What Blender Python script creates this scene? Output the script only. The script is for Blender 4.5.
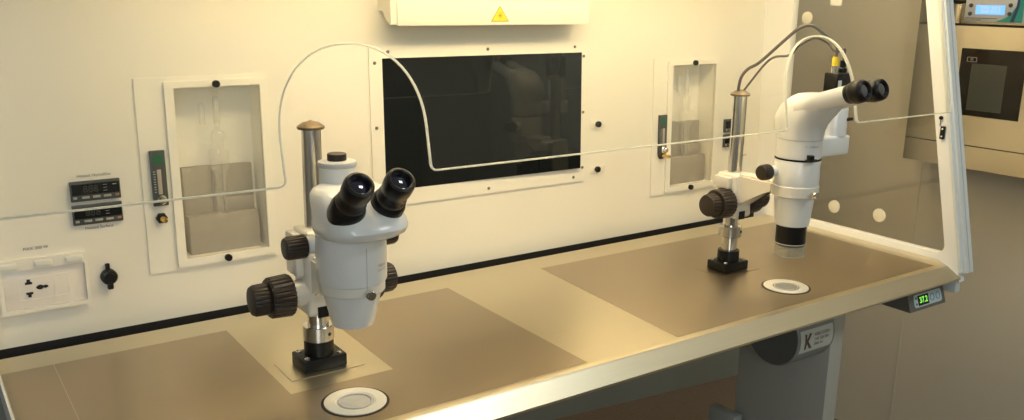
import bpy, bmesh, math, random
from mathutils import Vector, Matrix
random.seed(4)
C = bpy.context.scene
COL = C.collection
for o in list(bpy.data.objects): bpy.data.objects.remove(o)

# ---------------------------------------------------------------- camera, light, exposure
T = 0.80                                   # worktop height
cam_d = bpy.data.cameras.new('camera'); cam = bpy.data.objects.new('camera', cam_d); COL.objects.link(cam)
yaw, pit, rol = math.radians(34.9093), math.radians(13.6978), math.radians(0.9101)
fw = Vector((math.sin(yaw)*math.cos(pit), math.cos(yaw)*math.cos(pit), -math.sin(pit)))
rt = fw.cross(Vector((0,0,1))).normalized(); up = rt.cross(fw)
r2 = rt*math.cos(rol) + up*math.sin(rol); u2 = -rt*math.sin(rol) + up*math.cos(rol)
m = Matrix(((r2.x,u2.x,-fw.x,0),(r2.y,u2.y,-fw.y,-1.6105),(r2.z,u2.z,-fw.z,1.387),(0,0,0,1)))
cam.matrix_world = m
cam_d.sensor_width = 36; cam_d.lens = 895.64/1024*36; cam_d.clip_start = .02
C.camera = cam
C.view_settings.view_transform = 'Standard'; C.view_settings.look = 'None'
C.view_settings.gamma = 1; C.view_settings.use_curve_mapping = False
C.view_settings.exposure = 0.0
C.cycles.transparent_max_bounces = 32      # several clear panes stand one behind the other

w = bpy.data.worlds.new('world'); C.world = w; w.use_nodes = True
w.node_tree.nodes['Background'].inputs[0].default_value = (.62,.78,1,1)
w.node_tree.nodes['Background'].inputs[1].default_value = .6

def area(name, loc, rot, sx, sy, power, col):
    l = bpy.data.lights.new(name, 'AREA'); l.shape = 'RECTANGLE'; l.size = sx; l.size_y = sy
    l.energy = power; l.color = col
    o = bpy.data.objects.new(name, l); COL.objects.link(o); o.location = loc; o.rotation_euler = rot
    return o
WARM = (1,.825,.51)
area('hood_lamp_light', (1.12,-.35,1.575), (0,0,0), 1.45, .12, 5.5, WARM)
area('added_wall_fill_light', (2.20,.02,2.53), (0,0,0), .25, .25, 12, (1,.82,.54))  # added fill that brightens the wall behind the side pane
area('ceiling_lamp_light', (1.30,-.92,2.545), (0,0,0), .38, .30, 6, (.86,.94,1))
area('window_light', (-.75,-3.12,1.72), (math.radians(90),0,0), 1.3, 1.1, 22, (.86,.95,1))
area('ceiling_lamp_light', (1.80,-2.22,2.545), (0,0,0), .5, .5, 15, (.93,1,.97))

# ---------------------------------------------------------------- materials
def nm(name):
    M = bpy.data.materials.new(name); M.use_nodes = True
    return M, M.node_tree.nodes, M.node_tree.links, M.node_tree.nodes['Principled BSDF']
def mat(name, col, rough=.5, metal=0, var=.04, scale=12, coat=0, bump=0, spec=.5):
    M, N, L, B = nm(name)
    tc = N.new('ShaderNodeTexCoord'); nz = N.new('ShaderNodeTexNoise'); nz.inputs['Scale'].default_value = scale
    nz.inputs['Detail'].default_value = 4
    L.new(tc.outputs['Object'], nz.inputs['Vector'])
    mx = N.new('ShaderNodeMix'); mx.data_type = 'RGBA'
    mx.inputs[6].default_value = tuple(c*(1-var) for c in col)+(1,)
    mx.inputs[7].default_value = tuple(min(1,c*(1+var)) for c in col)+(1,)
    L.new(nz.outputs['Fac'], mx.inputs[0]); L.new(mx.outputs[2], B.inputs['Base Color'])
    B.inputs['Roughness'].default_value = rough; B.inputs['Metallic'].default_value = metal
    B.inputs['Coat Weight'].default_value = coat; B.inputs['Specular IOR Level'].default_value = spec
    if bump:
        b = N.new('ShaderNodeBump'); b.inputs['Strength'].default_value = bump; b.inputs['Distance'].default_value = .002
        L.new(nz.outputs['Fac'], b.inputs['Height']); L.new(b.outputs[0], B.inputs['Normal'])
    return M
def steel(name, col, rough, stretch=(1.2,60,60), rv=.10, bump=.03):
    M, N, L, B = nm(name)
    tc = N.new('ShaderNodeTexCoord'); mp = N.new('ShaderNodeMapping'); mp.inputs['Scale'].default_value = stretch
    nz = N.new('ShaderNodeTexNoise'); nz.inputs['Scale'].default_value = 6; nz.inputs['Detail'].default_value = 6
    L.new(tc.outputs['Object'], mp.inputs[0]); L.new(mp.outputs[0], nz.inputs['Vector'])
    n2 = N.new('ShaderNodeTexNoise'); n2.inputs['Scale'].default_value = 5; L.new(tc.outputs['Object'], n2.inputs['Vector'])
    mr = N.new('ShaderNodeMapRange'); mr.inputs[3].default_value = rough-rv; mr.inputs[4].default_value = rough+rv
    ad = N.new('ShaderNodeMath'); ad.operation = 'MULTIPLY_ADD'; ad.inputs[1].default_value = .5
    ml = N.new('ShaderNodeMath'); ml.operation = 'MULTIPLY'; ml.inputs[1].default_value = .5
    L.new(n2.outputs['Fac'], ml.inputs[0]); L.new(nz.outputs['Fac'], ad.inputs[0]); L.new(ml.outputs[0], ad.inputs[2])
    L.new(ad.outputs[0], mr.inputs[0]); L.new(mr.outputs[0], B.inputs['Roughness'])
    mx = N.new('ShaderNodeMix'); mx.data_type = 'RGBA'
    mx.inputs[6].default_value = tuple(c*.95 for c in col)+(1,); mx.inputs[7].default_value = tuple(min(1,c*1.04) for c in col)+(1,)
    L.new(nz.outputs['Fac'], mx.inputs[0]); L.new(mx.outputs[2], B.inputs['Base Color'])
    B.inputs['Metallic'].default_value = 1
    b = N.new('ShaderNodeBump'); b.inputs['Strength'].default_value = bump; b.inputs['Distance'].default_value = .0003
    L.new(nz.outputs['Fac'], b.inputs['Height']); L.new(b.outputs[0], B.inputs['Normal'])
    return M
def glass(name, tint=(.97,.985,.97), refl=1.0, haze=0.0, hazecol=(.9,.85,.7)):
    M = bpy.data.materials.new(name); M.use_nodes = True; N = M.node_tree.nodes; L = M.node_tree.links; N.clear()
    out = N.new('ShaderNodeOutputMaterial'); tr = N.new('ShaderNodeBsdfTransparent'); tr.inputs[0].default_value = tint+(1,)
    gl = N.new('ShaderNodeBsdfGlossy'); gl.inputs['Roughness'].default_value = .01; gl.inputs[0].default_value=(1,1,1,1)
    lw = N.new('ShaderNodeLayerWeight'); lw.inputs[0].default_value = .5
    pw = N.new('ShaderNodeMath'); pw.operation = 'POWER'; pw.inputs[1].default_value = 5; L.new(lw.outputs['Facing'], pw.inputs[0])
    sc = N.new('ShaderNodeMath'); sc.operation = 'MULTIPLY_ADD'; sc.inputs[1].default_value = .96; sc.inputs[2].default_value = .04
    L.new(pw.outputs[0], sc.inputs[0])
    mu = N.new('ShaderNodeMath'); mu.operation = 'MULTIPLY'; mu.inputs[1].default_value = refl
    L.new(sc.outputs[0], mu.inputs[0])
    mx = N.new('ShaderNodeMixShader'); L.new(mu.outputs[0], mx.inputs[0]); L.new(tr.outputs[0], mx.inputs[1]); L.new(gl.outputs[0], mx.inputs[2])
    last = mx
    if haze:
        df = N.new('ShaderNodeBsdfDiffuse'); df.inputs[0].default_value = hazecol+(1,)
        m2 = N.new('ShaderNodeMixShader'); m2.inputs[0].default_value = haze
        L.new(mx.outputs[0], m2.inputs[1]); L.new(df.outputs[0], m2.inputs[2]); last = m2
    L.new(last.outputs[0], out.inputs[0])
    return M
def emit(name, col, s):
    M, N, L, B = nm(name)
    B.inputs['Base Color'].default_value = col+(1,); B.inputs['Emission Color'].default_value = col+(1,); B.inputs['Emission Strength'].default_value = s
    return M

def edge_mat():
    M = bpy.data.materials.new('painted_edge_glow'); M.use_nodes = True; N = M.node_tree.nodes; L = M.node_tree.links; N.clear()
    out = N.new('ShaderNodeOutputMaterial'); d = N.new('ShaderNodeBsdfDiffuse'); t = N.new('ShaderNodeBsdfTranslucent')
    for q in (d,t): q.inputs[0].default_value = (.97,.97,.90,1)  # near-white colour stands in for light gathered in the clear acrylic edge
    mx = N.new('ShaderNodeMixShader'); mx.inputs[0].default_value = .6
    L.new(d.outputs[0], mx.inputs[1]); L.new(t.outputs[0], mx.inputs[2]); L.new(mx.outputs[0], out.inputs[0])
    return M
PANEL = mat('cream_powder_coat', (.80,.765,.66), .38, var=.015, scale=3, bump=.01)
PANEL2 = mat('cream_frame_plastic', (.82,.785,.68), .35, var=.015, scale=8)
FRAME = mat('white_side_frame', (.90,.90,.88), .35, var=.015)
CHANNEL = mat('pale_aluminium_channel', (.74,.78,.77), .4, metal=.1, var=.02)
NICHE = mat('niche_plastic', (.90,.87,.78), .5)
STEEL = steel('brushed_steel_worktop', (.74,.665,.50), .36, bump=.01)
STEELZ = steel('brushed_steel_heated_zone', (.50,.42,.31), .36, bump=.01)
STEELR = steel('steel_collar', (.72,.70,.66), .22, (3,3,60), .05)
OVENST = steel('oven_brushed_steel', (.76,.69,.56), .22, (2,1.5,60), .04, .005)
CHROME = mat('chrome', (.80,.78,.74), .12, 1, .02)
ENAM = mat('white_microscope_enamel', (.78,.78,.74), .28, var=.02, coat=.3)
ENAM2 = mat('cream_cast_enamel', (.78,.74,.64), .32, var=.02, coat=.2)
BLACK = mat('black_anodised', (.008,.008,.007), .35, var=.2, spec=.35)
RUBBER = mat('black_rubber', (.010,.009,.008), .38, var=.2, spec=.35)
KNOB = mat('dark_brown_knob', (.036,.026,.019), .42, var=.2, spec=.35)
BROWN = mat('bronze_cap', (.22,.16,.09), .4, .3)
GAP = mat('dark_slot', (.01,.009,.008), .6)
GREYP = mat('grey_green_paint', (.47,.46,.41), .5)
DGREY = mat('dark_grey_plastic', (.06,.062,.058), .45)
FOAM = mat('grey_block', (.36,.325,.27), .8, var=.05, bump=.1, scale=60)
LENS = mat('lens_glass', (.01,.012,.025), .03, coat=1, spec=1)
SCREEN = mat('screen_glass', (.008,.010,.011), .02, spec=.38, var=.02)
PRINT = mat('dark_print', (.10,.085,.06), .6)
GREYPR = mat('grey_print', (.35,.34,.30), .6)
WHITEPR = mat('white_print', (.75,.75,.70), .6)
GOLD = mat('brass', (.75,.50,.14), .25, 1)
YELLOW = mat('yellow_sticker', (.78,.66,.03), .5)
YEL2 = mat('yellow_connector', (.80,.60,.03), .4)
TRI = mat('triangle_border', (.35,.24,.02), .5)
GREEN = mat('green_mark', (.012,.11,.045), .5)
TEAL = mat('teal_swoosh', (.02,.30,.24), .5)
RED = mat('red_button', (.5,.05,.03), .5)
CABLE = mat('grey_cable', (.10,.085,.075), .5)
SILVERP = mat('silver_plastic', (.52,.52,.50), .35)
GLASS = glass('clear_sash', (.985,.99,.98), refl=.6, haze=.0015)
GLASSS = glass('clear_side_pane', (.97,.965,.94), refl=.6, haze=.006)
COVER = glass('clear_niche_cover', (.99,.99,.98), refl=.6, haze=.05)
FLASK = glass('flask_glass', (1,1,1), refl=2.0, haze=.13, hazecol=(.95,.93,.85))
GUARD = glass('clear_guard', (.86,.88,.86), refl=1.6, haze=.12)
EDGE = edge_mat()
DISC = mat('frosted_disc', (.72,.68,.56), .5)
WALLP = mat('room_wall_paint', (.62,.565,.45), .55, var=.04, scale=2.5)
WALLD = mat('room_wall_back_paint', (.26,.28,.25), .6, var=.03, scale=2)
FLOORM = mat('speckled_brown_floor', (.15,.115,.085), .6, var=.35, scale=90)
WALLF = mat('front_wall_darkened', (.36,.34,.29), .6)  # darkened so the steel lip mirrors less brightness from this unseen wall
CEIL = mat('ceiling_darkened', (.42,.41,.39), .7)  # grey, darkened to dim the ceiling mirrored in the steel lip
LCDB = emit('blue_lcd', (.16,.42,.85), 1.0)
LCDP = emit('violet_lcd_text', (.50,.42,.95), 1.0)
LCDG = emit('green_led_digits', (.25,.85,.10), .9)
LAMPE = mat('lamp_reflector', (.85,.84,.80), .4)
TUBEM = emit('fluorescent_tube', (1,.82,.51), 10.5)

# ---------------------------------------------------------------- helpers
def BM(): return bmesh.new()
def vadd(bm, verts, faces, M=None, mi=0):
    vs = [bm.verts.new(M @ Vector(v) if M else Vector(v)) for v in verts]
    fs = []
    for f in faces:
        try:
            q = bm.faces.new([vs[i] for i in f]); q.material_index = mi; fs.append(q)
        except ValueError: pass
    return vs, fs
def box(bm, a, b, bev=0, M=None, seg=2, mi=0):
    x0,y0,z0 = (min(a[i],b[i]) for i in range(3)); x1,y1,z1 = (max(a[i],b[i]) for i in range(3))
    t = bmesh.new()
    vadd(t, [(x0,y0,z0),(x1,y0,z0),(x1,y1,z0),(x0,y1,z0),(x0,y0,z1),(x1,y0,z1),(x1,y1,z1),(x0,y1,z1)],
         [(3,2,1,0),(4,5,6,7),(0,1,5,4),(1,2,6,5),(2,3,7,6),(3,0,4,7)])
    if bev: bmesh.ops.bevel(t, geom=list(t.edges), offset=bev, segments=seg, affect='EDGES', profile=.5)
    merge(bm, t, M, mi)
def merge(bm, t, M=None, mi=0):
    t.verts.index_update()
    vs = [bm.verts.new(M @ v.co if M else v.co) for v in t.verts]
    for f in t.faces:
        try:
            q = bm.faces.new([vs[v.index] for v in f.verts]); q.material_index = mi
        except ValueError: pass
    t.free()
def axisM(p, d):
    d = Vector(d).normalized(); return Matrix.Translation(Vector(p)) @ d.to_track_quat('Z','Y').to_matrix().to_4x4()
def lathe(bm, prof, p, d=(0,0,1), seg=40, ribs=0, depth=0, rr=None, mi=0, a0=0, cap0=True, cap1=True):
    """prof: [(radius, height)] turned about axis d from p; ribs cut grooves between rr[0]..rr[1]"""
    M = axisM(p, d); rings = []
    if ribs: seg = ribs*4
    for (r, z) in prof:
        ring = []
        for k in range(seg):
            a = a0 + 2*math.pi*k/seg; q = r
            if ribs and rr[0] <= z <= rr[1] and k % 4 == 0: q = r - depth
            ring.append(bm.verts.new(M @ Vector((q*math.cos(a), q*math.sin(a), z))))
        rings.append(ring)
    for i in range(len(rings)-1):
        for k in range(seg):
            j = (k+1) % seg
            f = bm.faces.new((rings[i][k], rings[i][j], rings[i+1][j], rings[i+1][k])); f.material_index = mi
    if cap0: bm.faces.new(rings[0][::-1]).material_index = mi
    if cap1: bm.faces.new(rings[-1]).material_index = mi
def torus(bm, R, r, p, d=(0,0,1), seg=48, ms=10):
    M = axisM(p, d); rs = []
    for k in range(seg):
        a = 2*math.pi*k/seg
        rs.append([bm.verts.new(M @ Vector(((R+r*math.cos(b))*math.cos(a), (R+r*math.cos(b))*math.sin(a), r*math.sin(b)))) for b in [2*math.pi*j/ms for j in range(ms)]])
    for k in range(seg):
        for j in range(ms):
            bm.faces.new((rs[k][j], rs[(k+1)%seg][j], rs[(k+1)%seg][(j+1)%ms], rs[k][(j+1)%ms]))
def tube(bm, pts, r, seg=10, res=6):
    P = [Vector(p) for p in pts]; Q = []
    for i in range(len(P)-1):
        p0 = P[max(i-1,0)]; p1 = P[i]; p2 = P[i+1]; p3 = P[min(i+2,len(P)-1)]
        for k in range(res):
            t = k/res
            Q.append(.5*((2*p1)+(p2-p0)*t+(2*p0-5*p1+4*p2-p3)*t*t+(3*p1-p0-3*p2+p3)*t**3))
    Q.append(P[-1]); rings = []; n = None
    for i, q in enumerate(Q):
        d = (Q[min(i+1,len(Q)-1)]-Q[max(i-1,0)]).normalized()
        if n is None: n = d.orthogonal().normalized()
        n = (n - d*n.dot(d)).normalized(); b = d.cross(n)
        rings.append([bm.verts.new(q+(n*math.cos(a)+b*math.sin(a))*r) for a in [2*math.pi*k/seg for k in range(seg)]])
    for i in range(len(rings)-1):
        for k in range(seg):
            bm.faces.new((rings[i][k],rings[i][(k+1)%seg],rings[i+1][(k+1)%seg],rings[i+1][k]))
    bm.faces.new(rings[0][::-1]); bm.faces.new(rings[-1])
def prism(bm, poly, M, d0, d1, mi=0, edge_mi=None):
    """poly in local (u,v), extruded d0..d1 along local w"""
    n = len(poly)
    vs, fs = vadd(bm, [(u,v,d0) for u,v in poly]+[(u,v,d1) for u,v in poly],
         [tuple(range(n))[::-1], tuple(range(n,2*n))]+[(i,(i+1)%n,n+(i+1)%n,n+i) for i in range(n)], M, mi)
    if edge_mi is not None:
        for f in fs[2:]: f.material_index = edge_mi
def loft(bm, secs, seg=40):
    """secs: (z, cx, cy, hx, hy, n) superellipse sections"""
    rings = []
    for (z,cx,cy,hx,hy,n) in secs:
        ring = []
        for k in range(seg):
            a = 2*math.pi*k/seg; c, s = math.cos(a), math.sin(a)
            ring.append(bm.verts.new((cx+hx*math.copysign(abs(c)**(2/n),c), cy+hy*math.copysign(abs(s)**(2/n),s), z)))
        rings.append(ring)
    for i in range(len(rings)-1):
        for k in range(seg):
            j = (k+1)%seg; bm.faces.new((rings[i][k],rings[i][j],rings[i+1][j],rings[i+1][k]))
    bm.faces.new(rings[0][::-1]); bm.faces.new(rings[-1])
def rrect(x0, y0, x1, y1, r, n=5):
    out = []
    for cx, cy, a in ((x1-r,y1-r,0),(x0+r,y1-r,90),(x0+r,y0+r,180),(x1-r,y0+r,270)):
        for k in range(n+1):
            t = math.radians(a+90*k/n); out.append((cx+r*math.cos(t), cy+r*math.sin(t)))
    return out
def ringplate(bm, outer, inner, M, d0, d1, mi=0):
    """two loops with the same count, a frame with a hole"""
    n = len(outer)
    V = [(u,v,d) for d in (d0,d1) for L in (outer,inner) for u,v in L]
    F = []
    for i in range(n):
        j = (i+1)%n
        F += [(i,n+i,n+j,j),(2*n+i,2*n+j,3*n+j,3*n+i),(i,j,2*n+j,2*n+i),(n+i,3*n+i,3*n+j,n+j)]
    vadd(bm, V, F, M, mi)
ROOT = {}
def thing(name, label, cat, loc, group=None, kind=None):
    o = bpy.data.objects.new(name, None); COL.objects.link(o); o.location = loc; o.empty_display_size = .05
    if label: o['label'] = label
    if cat: o['category'] = cat
    if group: o['group'] = group
    if kind: o['kind'] = kind
    return o
def obj(name, bm, mats, parent=None, smooth=35, label=None, loc=None):
    """mesh in world coordinates -> linked object (origin at the root's base)"""
    root = parent
    while root is not None and root.parent is not None: root = root.parent
    org = Vector(root.location) if root else Vector(loc or (0,0,0))
    bmesh.ops.recalc_face_normals(bm, faces=bm.faces)
    for v in bm.verts: v.co -= org
    me = bpy.data.meshes.new(name); bm.to_mesh(me); bm.free()
    for mm in (mats if isinstance(mats, (list,tuple)) else [mats]): me.materials.append(mm)
    if smooth:
        me.shade_smooth(); me.set_sharp_from_angle(angle=math.radians(smooth))
    o = bpy.data.objects.new(name, me); COL.objects.link(o)
    if parent is not None: o.parent = parent
    else: o.location = org
    if label: o['label'] = label
    return o
def tag(o, label, cat, group=None):
    o['label'] = label; o['category'] = cat
    if group: o['group'] = group
    return o
def struct(o): o['kind'] = 'structure'; return o
def textbm(bm, s, size, fn, bold=0, mi=0, align='CENTER'):
    cu = bpy.data.curves.new('t', 'FONT'); cu.body = s; cu.size = size; cu.align_x = align; cu.align_y = 'CENTER'; cu.offset = bold
    o = bpy.data.objects.new('t', cu); COL.objects.link(o)
    dg = bpy.context.evaluated_depsgraph_get(); me = o.evaluated_get(dg).to_mesh()
    t = bmesh.new(); t.from_mesh(me)
    if size > .03:                                   # slice tall letters so they can bend round a cylinder
        for k in range(-8, 9):
            bmesh.ops.bisect_plane(t, geom=list(t.verts)+list(t.edges)+list(t.faces), plane_co=(0,k*size/14,0), plane_no=(0,1,0))
    t.verts.index_update()
    vs = [bm.verts.new(fn(v.co.x, v.co.y)) for v in t.verts]
    for p in t.faces:
        try: bm.faces.new([vs[v.index] for v in p.verts]).material_index = mi
        except ValueError: pass
    t.free()
    o.evaluated_get(dg).to_mesh_clear()
    bpy.data.objects.remove(o); bpy.data.curves.remove(cu)

# wall frame: local (x along the bench, h up the leaning back panel, d out of it)
LN = math.radians(1.876); sa, ca = math.sin(LN), math.cos(LN)
MW = Matrix(((1,0,0,0),(0,sa,-ca,0),(0,ca,sa,T),(0,0,0,1)))
def WP(x,h,d=0): return MW @ Vector((x,h,d))
WN = Vector((0,-ca,sa))

# ================================================================ the room
WX, CY = 2.50, .46
A = Vector((-2.3,.9985,0)); Bc = Vector((WX+.02,.4605,0))
bm = BM(); box(bm, (-2.4,-3.3,-.05), (2.6,1.2,0)); struct(obj('floor', bm, FLOORM, smooth=0))
bm = BM(); box(bm, (-2.4,-3.3,2.6), (2.6,1.2,2.65)); struct(obj('ceiling', bm, CEIL, smooth=0))
bm = BM()
vadd(bm, [A, Bc, Bc+Vector((0,.1,0)), A+Vector((0,.1,0)), A+Vector((0,0,2.6)), Bc+Vector((0,0,2.6)), Bc+Vector((0,.1,2.6)), A+Vector((0,.1,2.6))],
     [(3,2,1,0),(4,5,6,7),(0,1,5,4),(1,2,6,5),(2,3,7,6),(3,0,4,7)])
struct(obj('wall_back', bm, WALLD, smooth=0))
bm = BM(); box(bm, (WX,-3.2,0), (WX+.1,CY+.05,2.6)); struct(obj('wall_right', bm, WALLP, smooth=0))
bm = BM(); box(bm, (WX-.0025,-.158,0), (WX,-.154,2.6)); struct(obj('trim_1', bm, mat('wall_joint', (.62,.57,.46), .5), smooth=0))
bm = BM(); box(bm, (-2.4,-3.2,0), (-2.3,1.0,2.6)); struct(obj('wall_left', bm, WALLP, smooth=0))
# wall behind the camera with a window
wx0,wx1,wz0,wz1 = -1.45,-.05,1.15,2.3
bm = BM()
box(bm, (-2.4,-3.3,0), (wx0,-3.2,2.6)); box(bm, (wx1,-3.3,0), (2.6,-3.2,2.6))
box(bm, (wx0,-3.3,0), (wx1,-3.2,wz0)); box(bm, (wx0,-3.3,wz1), (wx1,-3.2,2.6))
struct(obj('wall_front', bm, WALLF, smooth=0))
bm = BM()
for a,b in (((wx0,-3.27,wz0),(wx0+.05,-3.22,wz1)),((wx1-.05,-3.27,wz0),(wx1,-3.22,wz1)),((wx0+.05,-3.27,wz0),(wx1-.05,-3.22,wz0+.05)),((wx0+.05,-3.27,wz1-.05),(wx1-.05,-3.22,wz1)),((-.775,-3.27,wz0+.05),(-.725,-3.22,wz1-.05))):
    box(bm, a, b)
wf = struct(obj('window_1', bm, FRAME, smooth=0))
bm = BM(); box(bm, (wx0+.05,-3.25,wz0+.05), (wx1-.05,-3.244,wz1-.05)); obj('pane', bm, GLASS, wf, smooth=0)

# ================================================================ workstation cabinet
X0, X1 = .087, 1.95
HT = .80
cab = thing('workstation_cabinet', 'cream laminar flow workstation cabinet housing with back panel and right side window frame', 'cabinet', (1.0,0,T))
NX = [(.4068,.5600), (1.6115,1.7650)]; NH = (.1075,.4150)
bm = BM(); D0 = -.02
xs = [X0, NX[0][0], NX[0][1], NX[1][0], NX[1][1], X1+.01]
for i in (0,2,4): box(bm, (xs[i],0,D0), (xs[i+1],HT,0), M=MW)
for a,b in NX:
    box(bm, (a,0,D0), (b,NH[0],0), M=MW); box(bm, (a,NH[1],D0), (b,HT,0), M=MW)
bp = obj('back_panel', bm, PANEL, cab, smooth=0)
bm = BM(); box(bm, (X0,.0005,T-.03), (X1,.02,T+.0)) ; box(bm, (X0,-.044,T-.03), (X1,.0,T-.022))
obj('air_slot', bm, GAP, cab, smooth=0)
# side frame: polygons in the (y,z) plane
MS = Matrix(((0,0,1,0),(1,0,0,0),(0,1,0,0),(0,0,0,1)))      # local (u,v,w) -> world (w,u,v)
SL = .217
def fy(y0, z, z0=.80): return y0 + SL*(z-z0)
ZT = 1.62
def side(xa, xb, name):
    bm = BM()
    zi = .8155; r = .02
    inner_f = lambda z: fy(-.5615, z); outer_f = lambda z: fy(-.590, z)
    outer = [(.012,.76),(outer_f(.76),.76),(outer_f(ZT),ZT),(.012+SL*0,ZT)]
    # pieces: back strip, bottom strip, front slanted strip with a filleted lower corner
    prism(bm, [(.03,.76),(-.072,.76),(-.072,ZT),(.03,ZT)], MS, xa, xb)
    prism(bm, [(-.072,.76),(outer_f(.76),.76),(outer_f(zi),zi),(-.072,zi)], MS, xa, xb)
    fil = []
    cy_, cz_ = inner_f(zi+r)+r, zi+r
    for k in range(6):
        t = math.radians(180+90*k/5); fil.append((cy_+r*math.cos(t), cz_+r*math.sin(t)))
    prism(bm, [(outer_f(zi),zi),(outer_f(ZT),ZT),(inner_f(ZT),ZT)]+fil, MS, xa, xb)
    prism(bm, [(-.072,ZT-.05),(inner_f(ZT-.05),ZT-.05),(inner_f(ZT),ZT),(-.072,ZT)], MS, xa, xb)
    f = obj(name, bm, FRAME, cab, smooth=25)
    xo = xa if xa < 1 else xa
    bm = BM()
    # front channel: stepped aluminium profile in front of the white frame
    s = -1 if xa < 1 else 1; xb0 = xb if s < 0 else xa
    for (dx0,dx1,y0,y1) in ((0,.009,-.590,-.597),(.009,.022,-.584,-.604),(.022,.026,-.584,-.599),(.026,.039,-.584,-.604)):
        a_, b_ = xb0+s*dx0, xb0+s*dx1
        prism(bm, [(fy(y0,.782),.782),(fy(y1,.782),.782),(fy(y1,ZT),ZT),(fy(y0,ZT),ZT)], MS, min(a_,b_), max(a_,b_))
    obj('front_channel', bm, CHANNEL, cab, smooth=0)
    bm = BM(); xm = (xa+xb)/2
    prism(bm, [(-.070,.816),(inner_f(.816)+.001,.816),(inner_f(ZT-.05),ZT-.05),(-.070,ZT-.05)], MS, xm-.003, xm+.003)
    obj('side_pane', bm, GLASSS, cab, smooth=0)
side(X1, X1+.022, 'side_frame')
bm = BM(); box(bm, (X0-.003,-.590,T-.034), (X0+.0005,.0,T+.002)); box(bm, (X0-.003,-.055,T), (X0+.0005,.012,ZT)); obj('left_edge_strip', bm, FRAME, cab)
bm = BM(); box(bm, (X1+.002,-.592,.730), (X1+.024,-.545,.772), .004)
obj('frame_foot', bm, CHANNEL, cab)
bm = BM(); box(bm, (X0-.04,-.42,ZT), (X1+.04,.06,ZT+.22), .004)
obj('filter_plenum', bm, PANEL, cab)
# latch hanging on the side frame
bm = BM(); ly = -.512
lathe(bm, [(.0035,0),(.0045,.002),(.0040,.005)], (X1,ly+.004,1.125), (-1,0,0), 16)
lathe(bm, [(.0009,0),(.0009,.018)], (X1-.003,ly+.004,1.107), (0,0,1), 8)
box(bm, (X1-.006,ly-.009,1.078), (X1,ly+.001,1.107), .001)
lt = obj('latch', bm, BLACK, cab)
bm = BM()
for z in (1.084,1.101): lathe(bm, [(.0022,0),(.0018,.0012)], (X1-.006,ly-.004,z), (-1,0,0), 14)
obj('screw', bm, WHITEPR, lt)
# discs on the side pane
for i,(y,z,r,lab) in enumerate(((-.1135,1.3332,.0155,'white round frosted disc high on the right side pane'),(-.2496,.8650,.0160,'white round frosted disc low on side pane, nearer the back wall'),(-.378,.8690,.0165,'white round frosted disc low on side pane, nearer the front frame'))):
    bm = BM(); lathe(bm, [(r,0),(r,.0025),(r-.001,.003)], (X1+.0075,y,z), (-1,0,0), 36)
    tag(obj('frosted_disc', bm, DISC, loc=(X1+.0075,y,z)), lab, 'disc', 'frosted discs on the side pane')
bm = BM(); box(bm, (X1+.0050,-.211,1.366), (X1+.0078,-.180,1.41))
tag(obj('white_sticker', bm, WHITEPR, smooth=0, loc=(X1+.006,-.195,1.366)), 'white rectangular sticker at the top of the right side pane', 'sticker')

# lamp under the plenum
lamp = thing('hood_lamp', 'long warm fluorescent lamp under the top of the workstation', 'lamp', (1.10,-.35,ZT))
bm = BM(); box(bm, (.35,-.418,1.596), (1.89,-.285,ZT), .003); obj('lamp_body', bm, FRAME, lamp)
bm = BM(); box(bm, (.37,-.410,1.588), (1.87,-.292,1.596)); obj('reflector_strip', bm, LAMPE, lamp, smooth=0)
for y_ in (-.320,-.380):
    bm = BM(); lathe(bm, [(.010,0),(.012,.004),(.012,1.496),(.010,1.5)], (.37,y_,1.560), (1,0,0), seg=16); obj('tube', bm, TUBEM, lamp)

# ---------------------------------------------------------------- front sash
sash = thing('front_sash', 'clear slanted acrylic front sash with two arched microscope cut-outs', 'glass sash', (1.0,-.526,1.141))
cs = 1/math.sqrt(1+SL*SL)
# local u = X, v = distance up the slope, w = outward
Msh = Matrix(((1,0,0,0),(0,SL*cs,-cs,-.5262),(0,cs,SL*cs,1.1405),(0,0,0,1)))
def arch(xa, xb, ztop):
    cx, rx = (xa+xb)/2, (xb-xa)/2
    v = lambda z: (z-1.1405)/cs
    zc = 1.200; pts = []
    # from left bottom with small fillet, up, over, down
    rf = .008
    for k in range(5):
        t = math.radians(90-90*k/4); pts.append((xa-rf+rf*math.cos(t), v(1.1405)+rf-rf*math.sin(t)))
    for k in range(33):
        t = math.radians(180-180*k/32); c = math.cos(t); s = math.sin(t)
        pts.append((cx+rx*math.copysign(abs(c)**.92,c), v(zc+(ztop-zc)*s**.95)))
    for k in range(5):
        t = math.radians(180+90*k/4); pts.append((xb+rf+rf*math.cos(t), v(1.1405)+rf+rf*math.sin(t)))
    return pts
poly = [(X0-.035,0)] + arch(.402,.6145,1.3165) + arch(1.386,1.598,1.3125) + [(X1-.012,0),(X1-.012,.455),(X0-.035,.455)]
bm = BM(); prism(bm, poly, Msh, 0, .008, 0, 1)
obj('pane', bm, [GLASS, EDGE], sash, smooth=30)
bm = BM(); tube(bm, [Msh @ Vector((u,v-.0008,.004)) for u,v in poly[:-2]], .0015, 8, 1)
obj('edge_glow_bead', bm, EDGE, sash, smooth=60)  # added bead painting the bright line of light along the sash edge

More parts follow.
